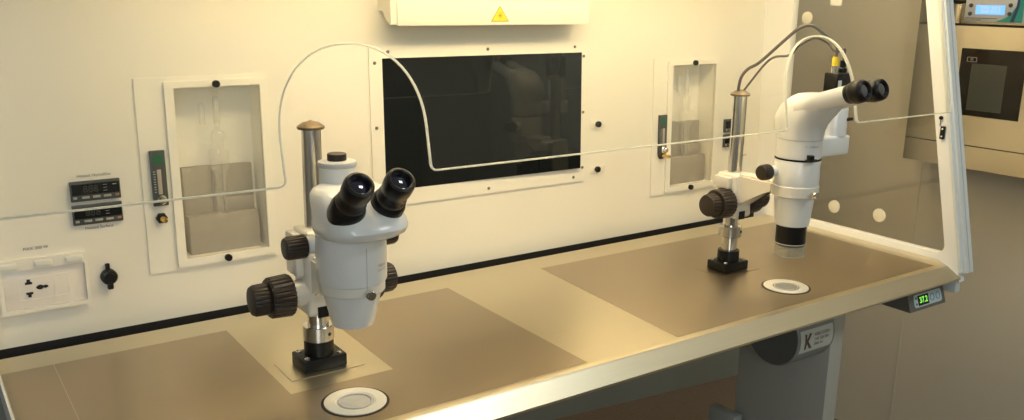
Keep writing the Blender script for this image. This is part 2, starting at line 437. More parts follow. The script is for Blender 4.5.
# ================================================================ worktop
wt = thing('steel_worktop', 'brushed stainless steel worktop with rolled front lip', 'worktop', (1.0,-.3,T))
prof = [(-.045,T),(-.572,T),(-.5795,T-.0008),(-.5815,T-.0028),(-.6015,T-.029),(-.6015,T-.033),(-.597,T-.034),(-.592,T-.030),(-.575,T-.012),(-.55,T-.012),(-.55,T-.045),(-.54,T-.045),(-.54,T-.012),(-.045,T-.012)]
bm = BM(); n = len(prof)
xr = [1.918,1.918,1.922,1.926,1.949,1.950,1.950,1.950,1.94,1.94,1.94,1.94,1.94,1.94]
V = [(X0+.001,y,z) for y,z in prof] + [(x,y,z) for (y,z),x in zip(prof,xr)]
V2 = list(V); V2[n] = (X1-.001,-.040,T); V2[2*n-1] = (X1-.001,-.040,T-.012)
ix = len(V2); V2.append((X1-.001,-.545,T)); V2.append((X1-.001,-.545,T-.012))
F = [tuple(range(n))[::-1]]
F += [(i,i+1,n+i+1,n+i) for i in range(1,n-1)]
F[1:] = [f for f in F[1:]]
F += [(0,1,n+1,ix,n),(n-1,0,n,2*n-1)]
vadd(bm, V2, F)
# right end cap under the sloping corner
vadd(bm, [(1.918,-.572,T),(1.922,-.5795,T-.0008),(1.926,-.5815,T-.0028),(1.949,-.6015,T-.029),(1.949,-.597,T-.034),(1.949,-.545,T-.034),(X1-.001,-.545,T)], [(0,1,2,3,4,5,6)])
bmesh.ops.remove_doubles(bm, verts=bm.verts, dist=.0002)
obj('tabletop', bm, STEEL, wt, smooth=0)
I4 = Matrix.Identity(4)
def zone(poly, z0, z1, mt, name='heated_zone', label=None):
    bm = BM(); prism(bm, poly, I4, z0, z1); return obj(name, bm, mt, wt, smooth=0, label=label)
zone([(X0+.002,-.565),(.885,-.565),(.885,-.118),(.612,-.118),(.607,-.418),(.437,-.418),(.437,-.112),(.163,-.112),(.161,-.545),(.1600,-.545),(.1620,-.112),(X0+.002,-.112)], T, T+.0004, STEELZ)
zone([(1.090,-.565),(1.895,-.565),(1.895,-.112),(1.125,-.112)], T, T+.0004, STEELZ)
SC = [(.506,-.493),(1.482,-.485)]; PO = [(.5164,-.337),(1.475,-.331)]
for (px,py) in PO:
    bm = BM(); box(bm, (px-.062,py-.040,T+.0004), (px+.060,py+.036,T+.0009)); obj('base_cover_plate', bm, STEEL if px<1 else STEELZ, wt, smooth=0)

# warm stage inserts
for i,(px,py) in enumerate(SC):
    s = thing('warming_stage', ('round white ring insert with glass window in worktop below the near left microscope' , 'round white ring insert with glass window in worktop below the far right microscope')[i], 'stage insert', (px,py,T), 'round stage inserts in the worktop')
    z = T+.0004
    bm = BM(); lathe(bm, [(.0455,z),(.0495,z),(.0495,z+.0008),(.0455,z+.0008)], (px,py,0), seg=56, cap0=False, cap1=False); obj('seal', bm, KNOB, s)
    bm = BM(); lathe(bm, [(.027,z),(.0455,z),(.0455,z+.0016),(.0450,z+.0022),(.0300,z+.0022),(.0290,z+.0014),(.027,z+.0010)], (px,py,0), seg=56, cap0=False, cap1=False); obj('ring', bm, PANEL2, s)
    bm = BM(); lathe(bm, [(.0001,z),(.0272,z),(.0272,z+.0006),(.0001,z+.0006)], (px,py,0), seg=48, cap0=False, cap1=False)
    obj('glass_window', bm, mat('stage_glass', (.50,.50,.46), .12, var=.12, scale=60, coat=1), s)
    bm = BM(); torus(bm, .0235, .0010, (px,py,z+.0012)); obj('locating_ring', bm, SILVERP, s)

# ================================================================ things on the back panel
def screw(bm, x, h, d, r, M=MW):
    lathe(bm, [(r,d),(r,d+.0015),(r*.7,d+.0022)], (0,0,0), seg=14)
def wl(bm, prof, x, h, seg=28, **k): lathe(bm, prof, WP(x,h,0), WN, seg, **k)

# humidifier niches
for i,(a,b) in enumerate(NX):
    px0 = (.3430,1.5495)[i]; px1 = px0+.2335
    side_w = ('left','right')[i]
    near = ('beside the two temperature displays', 'behind the far right microscope post')[i]
    t = thing('humidifier_compartment', ('recessed cream compartment with clear window, left of the screen','recessed cream compartment with clear window, between the screen and the far microscope')[i], 'wall compartment', WP((a+b)/2, NH[0], 0), 'recessed humidifier compartments in the back panel')
    bm = BM(); f1 = .0025
    ringplate(bm, rrect(px0,.0885,px1,.434,.002), rrect(a-.002,NH[0]-.002,b+.002,NH[1]+.002,.002), MW, 0, f1)
    ringplate(bm, rrect(a-.0155,NH[0]-.014,b+.0125,NH[1]+.0115,.004), rrect(a,NH[0],b,NH[1],.002), MW, f1, f1+.0045)
    obj('mounting_plate', bm, PANEL2, t, smooth=30)
    bm = BM()
    dep = -.052
    e_ = .0006; a_, b_, h0_, h1_ = a+e_, b-e_, NH[0]+e_, NH[1]-e_
    vadd(bm, [(a_,h0_,0),(b_,h0_,0),(b_,h1_,0),(a_,h1_,0),(a_,h0_,dep),(b_,h0_,dep),(b_,h1_,dep),(a_,h1_,dep)],
         [(0,1,5,4),(1,2,6,5),(2,3,7,6),(3,0,4,7),(4,5,6,7)], MW)
    obj('recess_lining', bm, NICHE, t, smooth=0)
    bm = BM(); box(bm, (a+.001,NH[0]+.001,.0035), (b-.001,NH[1]-.001,.0060), M=MW); obj('window_cover', bm, COVER, t, smooth=0)
    for h in (NH[0]-.0075, NH[1]+.0045):
        bm = BM(); wl(bm, [(.0065,f1+.0045),(.0065,f1+.011),(.0055,f1+.0125)], (a+b)/2-.003, h); obj('thumb_screw', bm, BLACK, t)
    # block with cradle
    t = thing('humidifier_heating_block', ('grey heating block inside the left wall compartment','grey heating block inside the right wall compartment')[i], 'heating block', WP((a+b)/2, NH[0], -.03), 'grey blocks in the wall compartments')
    bm = BM(); x0 = a+.014; x1 = b-.010
    box(bm, (x0,NH[0],-.050), (x1,.179,-.012), .001, MW)
    obj('lower_block', bm, FOAM, t)
    bm = BM(); box(bm, (x0,.179,-.050), (x0+.052,.267,-.036), .001, MW); box(bm, (x1-.056,.179,-.050), (x1,.266,-.036), .001, MW); box(bm, (x0+.052,.179,-.050), (x1-.056,.2655,-.0375), .001, MW)
    box(bm, (x1-.058,.179,-.036), (x1-.002,.206,-.028), .001, MW)
    obj('upper_block', bm, FOAM, t)
    # flask
    cx = (a+b)/2+.003; M_up = lambda h, d=-.0235: WP(cx,h,d)
    t = thing('humidifier_flask', ('clear glass bubbler flask with tube necks standing in the left wall compartment','clear glass bubbler flask with tube necks standing in the right wall compartment')[i], 'flask', WP(cx,.18,-.0235), 'glass flasks in the wall compartments')
    U = (WP(0,1,0)-WP(0,0,0)).normalized()
    bm = BM(); lathe(bm, [(.0105,.001),(.0105,.075),(.0165,.082),(.0180,.112),(.0170,.118),(.010,.120),(.009,.130),(.0120,.140),(.010,.150),(.005,.155),(.0045,.225)], M_up(.18), U, 24, cap0=True, cap1=False)
    obj('bottle', bm, FLASK, t)
    bm = BM()
    for dx,h in ((-.026,.035),(0,.045)):
        lathe(bm, [(.0055,0),(.0055,h),(.004,h+.006)], M_up(.345)+Vector((dx,0,0)), U, 16, cap0=False, cap1=False)
    obj('neck_tube', bm, FLASK, t)

# flow meters and gas nozzles
for i,(x,h) in enumerate(((.3705,.260),(1.5810,.245))):
    t = thing('flow_meter', ('slim black gas flow meter left of the left wall compartment','slim black gas flow meter left of the right wall compartment')[i], 'flow meter', WP(x,h-.05,.0025), 'black flow meters on the compartment plates')
    hw, hh = (.0125,.049)
    bm = BM(); box(bm, (x-hw,h-hh,.0025), (x+hw,h+hh,.010), .001, MW); obj('housing', bm, DGREY, t)
    bm = BM(); box(bm, (x-.004,h-.028,.010), (x+.0035,h+.016,.0125), .001, MW); obj('sight_tube', bm, mat('sight_glass', (.42,.36,.30), .15, coat=1), t)
    bm = BM(); box(bm, (x-.009,h+.026,.010), (x+.009,h+.042,.0106), M=MW); obj('green_label', bm, GREEN, t, smooth=0, label='green label')
    bm = BM()
    for k in range(9): box(bm, (x-.0095,h-.024+k*.0045,.010), (x-.0060,h-.0232+k*.0045,.0104), M=MW)
    obj('scale_marks', bm, WHITEPR, t, smooth=0)
    bm = BM(); wl(bm, [(.0085,.010),(.0085,.013),(.0065,.015),(.006,.022),(.005,.023)], x+.001, h-.038); obj('control_valve', bm, CHROME, t)
for i,(x,h) in enumerate(((.3695,.1885),(1.5800,.1925))):
    t = thing('gas_nozzle', ('small brass gas nozzle with black collar under the left flow meter','small brass gas nozzle with black collar under the right flow meter')[i], 'nozzle', WP(x,h,.0025), 'brass gas nozzles below the flow meters')
    bm = BM(); wl(bm, [(.0100,.0025),(.0100,.009),(.007,.012)], x, h, seg=6); obj('collar', bm, BLACK, t)
    bm = BM(); wl(bm, [(.0046,.009),(.0046,.020),(.0036,.022),(.0036,.030),(.0044,.031),(.003,.036)], x, h); obj('barb', bm, GOLD, t)

# temperature displays
def tdisp(x, h, label, txtabove=None, txtbelow=None, digits='37.0'):
    t = thing('temperature_controller', label, 'display', WP(x,h-.017,0), 'black temperature displays on the back panel')
    bm = BM(); box(bm, (x-.0392,h-.0170,0), (x+.0392,h+.0170,.007), .0012, MW); obj('bezel', bm, DGREY, t)
    bm = BM(); box(bm, (x-.0372,h-.0060,.007), (x+.0372,h+.0125,.0076), M=MW); sc = obj('screen', bm, SCREEN, t, smooth=0)
    bm = BM(); textbm(bm, '888', .0165, lambda u,v: WP(x-.008+u, h+.003+v, .0079)); obj('digits', bm, mat('unlit_digits', (.035,.035,.031), .5), sc, smooth=0)
    bm = BM()
    for k in range(3): box(bm, (x+.012,h+.0085-.005*k,.0076), (x+.018,h+.0092-.005*k,.0079), M=MW)
    box(bm, (x+.027,h+.0075,.0076),(x+.033,h+.0090,.0079), M=MW)
    obj('indicator_marks', bm, GREYPR, sc, smooth=0)
    for k,w_ in enumerate((.006,.012,.012,.012,.006)):
        bx = (-.033,-.0165,.0005,.0175,.033)[k]
        bm = BM(); box(bm, (x+bx-w_/2,h-.0125,.007), (x+bx+w_/2,h-.0085,.0078), .0003, MW); obj('button', bm, GREYPR if not (k==4) else mat('rust_button',(.35,.18,.12),.5), t)
tdisp(.2672,.2503,'upper black temperature display at left of the back panel')
tdisp(.2672,.2100,'lower black temperature display at left of the back panel')
tdisp(1.8470,.2503,'upper black temperature display half hidden behind the far microscope post')
tdisp(1.8470,.2100,'lower black temperature display half hidden behind the far microscope post')
def printed(s, x, h, size, label, mt=PRINT):
    bm = BM(); textbm(bm, s, size, lambda u,v: WP(x+u,h+v,.0004)); tag(obj('printed_caption', bm, mt, smooth=0, loc=WP(x,h,0)), label, 'lettering')
printed('Heated Humidifier', .2680, .2755, .0072, 'small dark Heated Humidifier lettering above the left displays')
printed('Heated Surface', .2680, .1858, .0072, 'small dark Heated Surface lettering below the left displays')
printed('MAX 200 W', .1680, .1630, .0072, 'small dark MAX 200 W lettering above the power socket')
printed('MAX 200 W', 1.885, .1640, .0075, 'small dark lettering beside the far microscope body, low on the panel')

# power socket
t = thing('power_socket', 'cream double power socket with flip cover at lower left of back panel', 'socket', WP(.177,.06,0))
xa, xb, ha, hb = .108, .2430, .058, .149
bm = BM(); ringplate(bm, rrect(xa,ha,xb,hb,.004), rrect(xa+.006,ha+.006,xb-.006,hb-.018,.003), MW, 0, .012); obj('cover_frame', bm, PANEL2, t)
for hx in (.125,.1755,.222):
    bm = BM(); box(bm, (hx-.013,hb-.014,.012), (hx+.013,hb-.004,.0155), .0015, MW); obj('hinge', bm, PANEL2, t)
bm = BM(); box(bm, (xa+.006,ha+.006,0), (xb-.006,hb-.018,.007), .0012, MW); fp = obj('face_plate', bm, mat('socket_plastic',(.80,.74,.66),.35), t)
bm = BM(); ringplate(bm, rrect(.136,.0785,.211,.1165,.001), rrect(.1368,.0793,.2102,.1157,.001), MW, .007, .0076); box(bm, (.1895,.0793,.007), (.1903,.1157,.0076), M=MW)
obj('module_seam', bm, NICHE, fp, smooth=0)
bm = BM()
for (hx,hh_,ww) in ((.1510,.1085,.0052),(.1510,.0880,.0052)):
    s_ = 1 if hh_ > .1 else -1
    prism(bm, [(hx-ww,hh_-.0035*s_),(hx+ww,hh_-.0035*s_),(hx+ww,hh_),(hx+.0025,hh_+.0008*s_),(hx+.0025,hh_+.005*s_),(hx-.0025,hh_+.005*s_),(hx-.0025,hh_+.0008*s_),(hx-ww,hh_)][::s_], MW, .007, .0078)
prism(bm, rrect(.1615,.0960,.1715,.0998,.0012), MW, .007, .0078); prism(bm, [(.1675+.0052*math.cos(a*math.pi/8),.0979+.0040*math.sin(a*math.pi/8)) for a in range(16)], MW, .0071, .0079)
prism(bm, [(.1755+.0040*math.cos(a*math.pi/8),.0979+.0026*math.sin(a*math.pi/8)) for a in range(16)], MW, .0071, .0079)
obj('pin_holes', bm, GAP, fp, smooth=0)
# round black capped connector
t = thing('capped_connector', 'round black rubber capped connector right of the power socket', 'connector', WP(.2745,.098,0))
bm = BM(); wl(bm, [(.0135,0),(.0135,.010),(.0120,.013),(.0085,.014),(.0080,.016)], .2745, .0970); obj('cap', bm, RUBBER, t)
bm = BM(); box(bm, (.2700,.108,.001), (.2775,.1205,.006), .0015, MW); obj('tether', bm, RUBBER, t)
bm = BM(); box(bm, (.2705,.0745,.001), (.2800,.085,.010), .002, MW); obj('pull_tab', bm, RUBBER, t)

# screen
t = thing('wall_screen', 'large dark glossy screen set in the back panel behind the sash', 'screen', WP(1.063,.153,0))
sx0,sx1,sh0,sh1 = .8120,1.3150,.1865,.4545
bm = BM(); ringplate(bm, rrect(.7835,.1535,1.3345,.4765,.002), rrect(sx0,sh0,sx1,sh1,.001), MW, 0, .003)
pl = obj('mounting_plate', bm, PANEL2, t, smooth=30)
for (x,h) in ((.7955,.446),(.7952,.3172),(.8253,.4672),(1.0628,.4672),(1.300,.4672),(1.3265,.4456),(1.3265,.3165),(1.3265,.1862),(1.3000,.1650),(1.0620,.1650),(.8253,.1650),(.7955,.190)):
    bm = BM(); wl(bm, [(.0034,.003),(.0034,.0042),(.0026,.005)], x, h, seg=16); obj('screw', bm, mat('dull_screw',(.20,.18,.14),.4,.6) if x==.7955 and h==.446 else bpy.data.materials['dull_screw'], pl)
bm = BM()      # display glass, turned a hair towards the left to shift its reflection
g = .0040
vadd(bm, [(sx0,sh0,.0010),(sx1,sh0,.0105),(sx1,sh1,.0105),(sx0,sh1,.0010),(sx0,sh0,.0002),(sx1,sh0,.0002),(sx1,sh1,.0002),(sx0,sh1,.0002)],
     [(0,1,2,3),(7,6,5,4),(0,4,5,1),(1,5,6,2),(2,6,7,3),(3,7,4,0)], MW)
obj('display_glass', bm, SCREEN, t, smooth=0)

# small port covers right of the screen
for i,(h,lab) in enumerate(((.2853,'upper small black knob right of the screen'),(.1772,'lower small black knob right of the screen'))):
    t = thing('blanking_knob', lab, 'knob', WP(1.372,h,0), 'small black knobs right of the screen')
    bm = BM(); hh0,hh1 = ((.275,.2955),(.1715,.184))[i]
    box(bm, (1.352,h-.010,0), (1.398,h+.010,.0012), .0003, MW); obj('cover_plate', bm, PANEL, t)
    bm = BM(); wl(bm, [(.0060,.0012),(.0072,.004),(.0072,.009),(.006,.0105)], 1.372, h); obj('knob', bm, BLACK, t)
bm = BM(); box(bm, (1.352,.198,0), (1.3535,.272,.0006), M=MW)
bm.free()

# lamp hood above the screen with warning triangle
t = thing('lamp_cover', 'cream box cover with yellow warning triangle above the screen', 'cover box', WP(1.09,.52,0))
bm = BM()
side_poly = [(.0,.600),(.0,.548),(.020,.546),(.034,.530),(.048,.522),(.052,.5195),(.0545,.521),(.0545,.566),(.046,.572),(.030,.600)]
Mh = MW @ Matrix(((0,0,1,0),(0,1,0,0),(1,0,0,0),(0,0,0,1)))
prism(bm, side_poly, Mh, .8080, 1.3000)
obj('body', bm, PANEL, t, smooth=25)
bm = BM(); box(bm, (.8208,.5180,.0545), (1.2950,.5645,.0575), .001, MW); obj('front_flange', bm, PANEL2, t)
ux = 1.0580; uh = .5410
bm = BM(); prism(bm, [(ux-.0225,uh-.0160),(ux+.0225,uh-.0160),(ux,uh+.0160)], MW, .0575, .0580); st = obj('warning_triangle', bm, TRI, t, smooth=0)
bm = BM(); prism(bm, [(ux-.0200,uh-.0147),(ux+.0200,uh-.0147),(ux,uh+.0134)], MW, .0580, .0583)
obj('triangle_field', bm, YELLOW, st, smooth=0)
bm = BM(); lathe(bm, [(.0030,.0583),(.0030,.0586)], MW@Vector((ux,uh-.004,0)), WN, 16)
for k in range(8):
    a = k*math.pi/4; c,s = math.cos(a), math.sin(a)
    prism(bm, [(ux+.0042*c-.0005*s,uh-.004+.0042*s+.0005*c),(ux+.0042*c+.0005*s,uh-.004+.0042*s-.0005*c),(ux+.0072*c+.0005*s,uh-.004+.0072*s-.0005*c),(ux+.0072*c-.0005*s,uh-.004+.0072*s+.0005*c)], MW, .0583, .0586)
obj('light_symbol', bm, TRI, st, smooth=0)

# ================================================================ microscopes
def stand(root, P, zc):
    px, py = P; z0 = T+.0009
    bm = BM(); box(bm, (px-.036,py-.027,z0), (px+.036,py+.027,z0+.020), .002)
    lathe(bm, [(.0235,z0+.019),(.0235,z0+.043),(.0225,z0+.044)], (px,py,0), seg=36)
    base = obj('base_flange', bm, BLACK, root)
    for sx in (-1,1):
        for sy in (-1,1):
            bm = BM(); lathe(bm, [(.0048,z0+.020),(.0048,z0+.0215),(.0035,z0+.0222),(.003,z0+.0212)], (px+sx*.0275,py+sy*.0185,0), seg=16); obj('screw', bm, STEELR, base)
    bm = BM(); lathe(bm, [(.0165,z0+.040),(.0165,zc+.060)], (px,py,0), seg=36); obj('lower_post', bm, CHROME, root)
    bm = BM(); lathe(bm, [(.0235,zc),(.0245,zc+.001),(.0245,zc+.0235),(.0235,zc+.0245),(.017,zc+.0245)], (px,py,0), seg=40)
    col = obj('clamp_collar', bm, STEELR, root)
    bm = BM(); lathe(bm, [(.0028,0),(.0028,.0010)], (px+.0095,py-.0222,zc+.012), (.4,-.9,0), seg=14); obj('grub_screw', bm, GAP, col)
    bm = BM(); lathe(bm, [(.0147,zc+.050),(.0147,1.182)], (px,py,0), seg=36); obj('post', bm, STEELR, root)
    bm = BM(); lathe(bm, [(.0200,1.1815),(.0208,1.183),(.0206,1.1855),(.012,1.1915),(.004,1.1935),(.0008,1.195)], (px,py,0), seg=36); obj('post_cap', bm, BROWN, root)
def casting(root, P, A, zb, zt, zr0, zr1, rr, zk, sa_, kx, ko):
    px, py = P; ax, ay = A
    bm = BM()
    box(bm, (px-.027,py-.032,zb), (px+.027,py+.026,zt), .007, seg=3)          # block round the post
    box(bm, (px-.040,py-.020,zb+.065), (px-.0265,py+.022,zt-.006), .003)           # vertical rack plate
    cast = obj('focus_block', bm, ENAM2, root)
    bm = BM(); lathe(bm, [(.0125,0),(.0125,.0015)], (px-.004,py-.0315,zb+.007), (0,-1,0), seg=4, a0=math.pi/4); obj('dark_plate', bm, BLACK, cast)
    bm = BM()      # sloping arm from the block to the ring
    arm = [(py-.026,zr0-.052),(py-.026,zr1),(ay+rr*.80,zr1),(ay+rr*.80,zr0),(ay+rr+.022,zr0-.006)]
    prism(bm, arm, MS, px-.021, px+.021)
    bmesh.ops.bevel(bm, geom=list(bm.edges), offset=.004, segments=2, affect='EDGES')
    lathe(bm, [(rr-.006,zr0),(rr+.001,zr0),(rr+.0025,zr0+.002),(rr+.0025,zr1-.002),(rr+.001,zr1),(rr-.006,zr1)], (ax,ay,0), seg=56)
    arm_o = obj('mounting_arm', bm, ENAM2, root)
    bm = BM(); lathe(bm, [(.0035,0),(.0035,.007),(.0068,.008),(.0068,.015),(.0058,.0165)], (ax+(rr+.004)*math.sin(sa_),ay-(rr+.004)*math.cos(sa_),(zr0+zr1)/2), (math.sin(sa_),-math.cos(sa_),0), seg=28)
    obj('clamp_screw', bm, CHROME, arm_o)
    # focus knobs on both sides
    for s in (-1,1):
        org = (px+s*.025+(kx if s > 0 else ko),py-.010,zk)
        bm = BM(); lathe(bm, [(.021,-.014-(kx if s > 0 else 0)),(.021,.012),(.018,.017)], org, (s,0,0), seg=36); obj('hub', bm, ENAM2, cast)
        bm = BM(); lathe(bm, [(.024,.013),(.0310,.0145),(.0330,.018),(.0315,.047),(.0290,.050),(.020,.050)], org, (s,0,0), ribs=26, depth=.0017, rr=(.0145,.048)); k = obj('coarse_focus_knob', bm, KNOB, root)
        bm = BM(); lathe(bm, [(.0215,.049),(.0225,.051),(.0245,.054),(.0240,.071),(.0215,.0755),(.016,.077)], org, (s,0,0), ribs=22, depth=.0013, rr=(.051,.072)); obj('fine_focus_knob', bm, KNOB, root)

def eyepiece(root, p, d, prof_barrel, prof_cup, lens_t, lens_r, bandp=None):
    bm = BM(); lathe(bm, prof_barrel, p, d, 36, cap1=False); e = obj('eyepiece', bm, BLACK, root)
    bm = BM(); lathe(bm, prof_cup, p, d, 36, cap0=False, cap1=False); obj('eyecup', bm, RUBBER, e)
    bm = BM(); lathe(bm, [(lens_r,lens_t-.001),(lens_r,lens_t),(lens_r*.75,lens_t+.0012),(lens_r*.4,lens_t+.002),(.0005,lens_t+.0023)], p, d, 30); obj('eye_lens', bm, LENS, e)
    if bandp:
        bm = BM(); lathe(bm, bandp, p, d, 36, cap0=False, cap1=False); obj('band', bm, KNOB, e)

# ---- near left microscope
Ax, Ay = SC[0]
mL = thing('stereo_microscope', 'white stereo zoom microscope standing near left with two black eyepieces and short photo port', 'microscope', (PO[0][0],PO[0][1],T+.0009), 'stereo microscopes on the worktop')
stand(mL, PO[0], .845)
casting(mL, PO[0], SC[0], .893, 1.030, .974, .990, .044, .930, 0, .026, -.008)
bm = BM(); lathe(bm, [(.046,.9885),(.0485,.990),(.0495,.993),(.0495,1.040),(.0485,1.066)], (Ax,Ay,0), seg=64); obj('zoom_body', bm, ENAM, mL)
bm = BM(); lathe(bm, [(.0275,.9230),(.0295,.9240),(.0305,.9265),(.0405,.970),(.0410,.976)], (Ax,Ay,0), seg=56); obj('nose_piece', bm, ENAM, mL)
bm = BM(); lathe(bm, [(.0255,.9222),(.0255,.9229)], (Ax,Ay,0), seg=40); obj('objective_lens', bm, LENS, mL)
bm = BM()
loft(bm, [(1.0580,Ax,Ay-.005,.046,.046,2.2),(1.0615,Ax+.002,Ay-.017,.0550,.0570,2.4),(1.0670,Ax+.003,Ay-.021,.0590,.0620,2.6),(1.0750,Ax+.004,Ay-.022,.0605,.0640,2.7),
          (1.0840,Ax+.004,Ay-.020,.0595,.0625,2.7),(1.0940,Ax+.003,Ay-.014,.0575,.0575,2.7),(1.1050,Ax+.002,Ay-.006,.0560,.0510,2.7),(1.1140,Ax+.001,Ay,.0535,.0450,2.7),(1.1200,Ax+.001,Ay+.004,.0490,.0390,2.6),(1.1240,Ax,Ay+.006,.0420,.0310,2.5),(1.1255,Ax,Ay+.007,.032,.022,2.4)], 56)
obj('binocular_head', bm, ENAM, mL, smooth=40)
bm = BM(); q = (Ax-.002,Ay+.035)
lathe(bm, [(.0255,1.108),(.0255,1.148)], (q[0],q[1],0), seg=40); pt = obj('photo_port', bm, ENAM, mL)
bm = BM(); lathe(bm, [(.0268,1.1460),(.0275,1.147),(.0275,1.1505),(.0262,1.153),(.020,1.1545)], (q[0],q[1],0), seg=40); obj('port_rim', bm, SILVERP, pt)
bm = BM(); lathe(bm, [(.0130,1.154),(.0135,1.155),(.0135,1.163),(.0125,1.164)], (q[0],q[1],0), seg=28, ); obj('port_cap', bm, KNOB, pt)
dL = Vector((0,-.70,.71)).normalized()
for s in (-1,1):
    eyepiece(mL, (Ax+.001+s*.0295,-.5300,1.0870), dL,
      [(.0215,-.020),(.0225,.004),(.0243,.012),(.0240,.030),(.0215,.038),(.0195,.040),(.0195,.046)],
      [(.0195,.0455),(.0198,.050),(.0188,.054),(.0190,.060),(.0205,.064),(.0208,.078),(.0195,.083),(.0160,.0845),(.0140,.083),(.0130,.079),(.0128,.075)], .0765, .0130,
      [(.0203,.0395),(.0206,.041),(.0206,.0450),(.0202,.0465)])
for s in (-1,1):
    bm = BM(); lathe(bm, [(.013,0),(.013,.014),(.010,.017)], (Ax+s*.038,Ay+.032,1.038), (s,0,0), seg=28); sb = obj('zoom_knob_stub', bm, ENAM, mL)
    bm = BM(); lathe(bm, [(.0140,.014),(.0165,.0155),(.0170,.018),(.0165,.040),(.0145,.0445),(.011,.0455)], (Ax+s*.040,Ay+.032,1.038), (s,0,0), ribs=20, depth=.001, rr=(.0155,.041)); obj('zoom_knob', bm, KNOB, mL)
def oncyl(ax, ay, r, a0, z0): return lambda u,v: Vector((ax+r*math.sin(a0+u/r), ay-r*math.cos(a0+u/r), z0+v))
bm = BM(); textbm(bm, 'Nikon', .0075, oncyl(Ax,Ay,.0498,.58,1.0170)); textbm(bm, 'SMZ745T', .0055, oncyl(Ax,Ay,.0498,.58,1.0100))
obj('lettering', bm, GREYPR, mL, smooth=0)
bm = BM(); box(bm, (Ax-.0006,Ay-.0501,.984), (Ax+.0002,Ay-.0494,1.046)); obj('body_seam', bm, SILVERP, mL, smooth=0)

# ---- far right microscope
Bx, By = SC[1]
mR = thing('stereo_microscope', 'tall white stereo microscope at far right with long straight binocular tubes and clear nose guard', 'microscope', (PO[1][0],PO[1][1],T+.0009), 'stereo microscopes on the worktop')
stand(mR, PO[1], .876)
casting(mR, PO[1], SC[1], .922, 1.018, .997, 1.020, .0440, .956, -.2, -.016, .010)
bm = BM(); lathe(bm, [(.0300,.935),(.0333,.936),(.0345,.944),(.0385,.985),(.0390,.999)], (Bx,By,0), seg=56); obj('lower_body', bm, ENAM, mR)
bm = BM(); lathe(bm, [(.0290,.892),(.0300,.894),(.0302,.936),(.027,.937)], (Bx,By,0), seg=48); obb = obj('objective', bm, BLACK, mR)
bm = BM(); lathe(bm, [(.0292,.894),(.0300,.872),(.0305,.8715),(.0312,.872),(.0305,.898),(.0303,.898)], (Bx,By,0), seg=48, cap0=False, cap1=False); obj('clear_guard', bm, GUARD, obb)
bm = BM(); torus(bm, .0303, .0009, (Bx,By,.872)); torus(bm, .0306, .0007, (Bx,By,.8975)); obj('guard_rim', bm, SILVERP, obb)
bm = BM(); lathe(bm, [(.042,1.015),(.0445,1.018),(.0450,1.022),(.0450,1.070),(.0440,1.0715)], (Bx,By,0), seg=56); obj('zoom_body', bm, ENAM, mR)
bm = BM(); lathe(bm, [(.0435,1.071),(.0452,1.0712),(.0452,1.0745),(.0435,1.0748)], (Bx,By,0), seg=56); obj('dark_band', bm, BLACK, mR)
bm = BM(); lathe(bm, [(.0438,1.0745),(.0446,1.0755),(.0446,1.1115),(.0438,1.1125)], (Bx,By,0), seg=56); obj('intermediate_tube', bm, ENAM, mR)
bm = BM(); lathe(bm, [(.0445,1.1122),(.0452,1.1125),(.0452,1.1136),(.0445,1.1138)], (Bx,By,0), seg=56); obj('joint_line', bm, GREYP, mR)
a = -.42; bm = BM(); lathe(bm, [(.0075,-.001),(.0075,.010),(.0062,.012)], (Bx+.044*math.sin(a),By-.044*math.cos(a),1.0805), (math.sin(a),-math.cos(a),0), seg=4, a0=math.pi/4)
box(bm, (Bx-.030,By-.052,1.0735), (Bx-.006,By-.040,1.0775), .001); obj('slider_lever', bm, BLACK, mR)
bm = BM()
pts = []; 
for k in range(9):
    a = .50+.40*k/8; pts.append(a)
for i in range(8):
    q4 = [(pts[i],1.046),(pts[i+1],1.046),(pts[i+1],1.0625),(pts[i],1.0625)]
    vadd(bm, [(Bx+.0456*math.sin(a),By-.0456*math.cos(a),z) for a,z in q4], [(0,1,2,3)])
obj('side_badge', bm, BLACK, mR)
bm = BM()
loft(bm, [(1.1134,Bx,By,.0455,.0455,2.0),(1.1300,Bx,By+.002,.0462,.0480,2.2),(1.1420,Bx,By+.001,.0468,.0500,2.4),(1.1540,Bx,By-.004,.0468,.0530,2.6),(1.1660,Bx,By-.012,.0460,.0560,2.6),
          (1.1780,Bx,By-.021,.0450,.0570,2.7),(1.1880,Bx,By-.027,.0430,.0530,2.7),(1.1960,Bx,By-.031,.0390,.0460,2.7),(1.2020,Bx,By-.033,.032,.037,2.5),(1.2042,Bx,By-.034,.020,.024,2.3)], 56)
hd = obj('binocular_head', bm, ENAM, mR, smooth=40)
dR = Vector((0,-.945,.326)).normalized()
for s in (-1,1):
    p = (Bx+s*.0265,By-.018,1.1775)
    bm = BM(); lathe(bm, [(.0200,-.005),(.0195,.030),(.0180,.045),(.0175,.108)], p, dR, 36); obj('binocular_tube', bm, ENAM, hd)
    eyepiece(mR, p, dR, [(.0165,.102),(.0180,.108),(.0190,.112),(.0185,.116)],
      [(.0180,.114),(.0205,.117),(.0218,.124),(.0217,.134),(.0200,.141),(.0165,.1445),(.0140,.144),(.0130,.141),(.0128,.138)], .140, .0130)
bm = BM(); lathe(bm, [(.011,0),(.011,.012),(.009,.014)], (Bx-.040,By+.022,1.046), (-1,0,0), seg=28); obj('zoom_knob_stub', bm, ENAM, mR)
bm = BM(); lathe(bm, [(.0130,.010),(.0155,.012),(.0160,.015),(.0155,.030),(.0135,.034),(.010,.035)], (Bx-.048,By+.022,1.046), (-1,0,0), ribs=20, depth=.001, rr=(.012,.031)); obj('zoom_knob', bm, KNOB, mR)
bm = BM(); textbm(bm, 'P   P-BERGO', .0060, oncyl(Bx,By,.0450,-.28,1.1010)); obj('lettering', bm, GREYPR, mR, smooth=0)
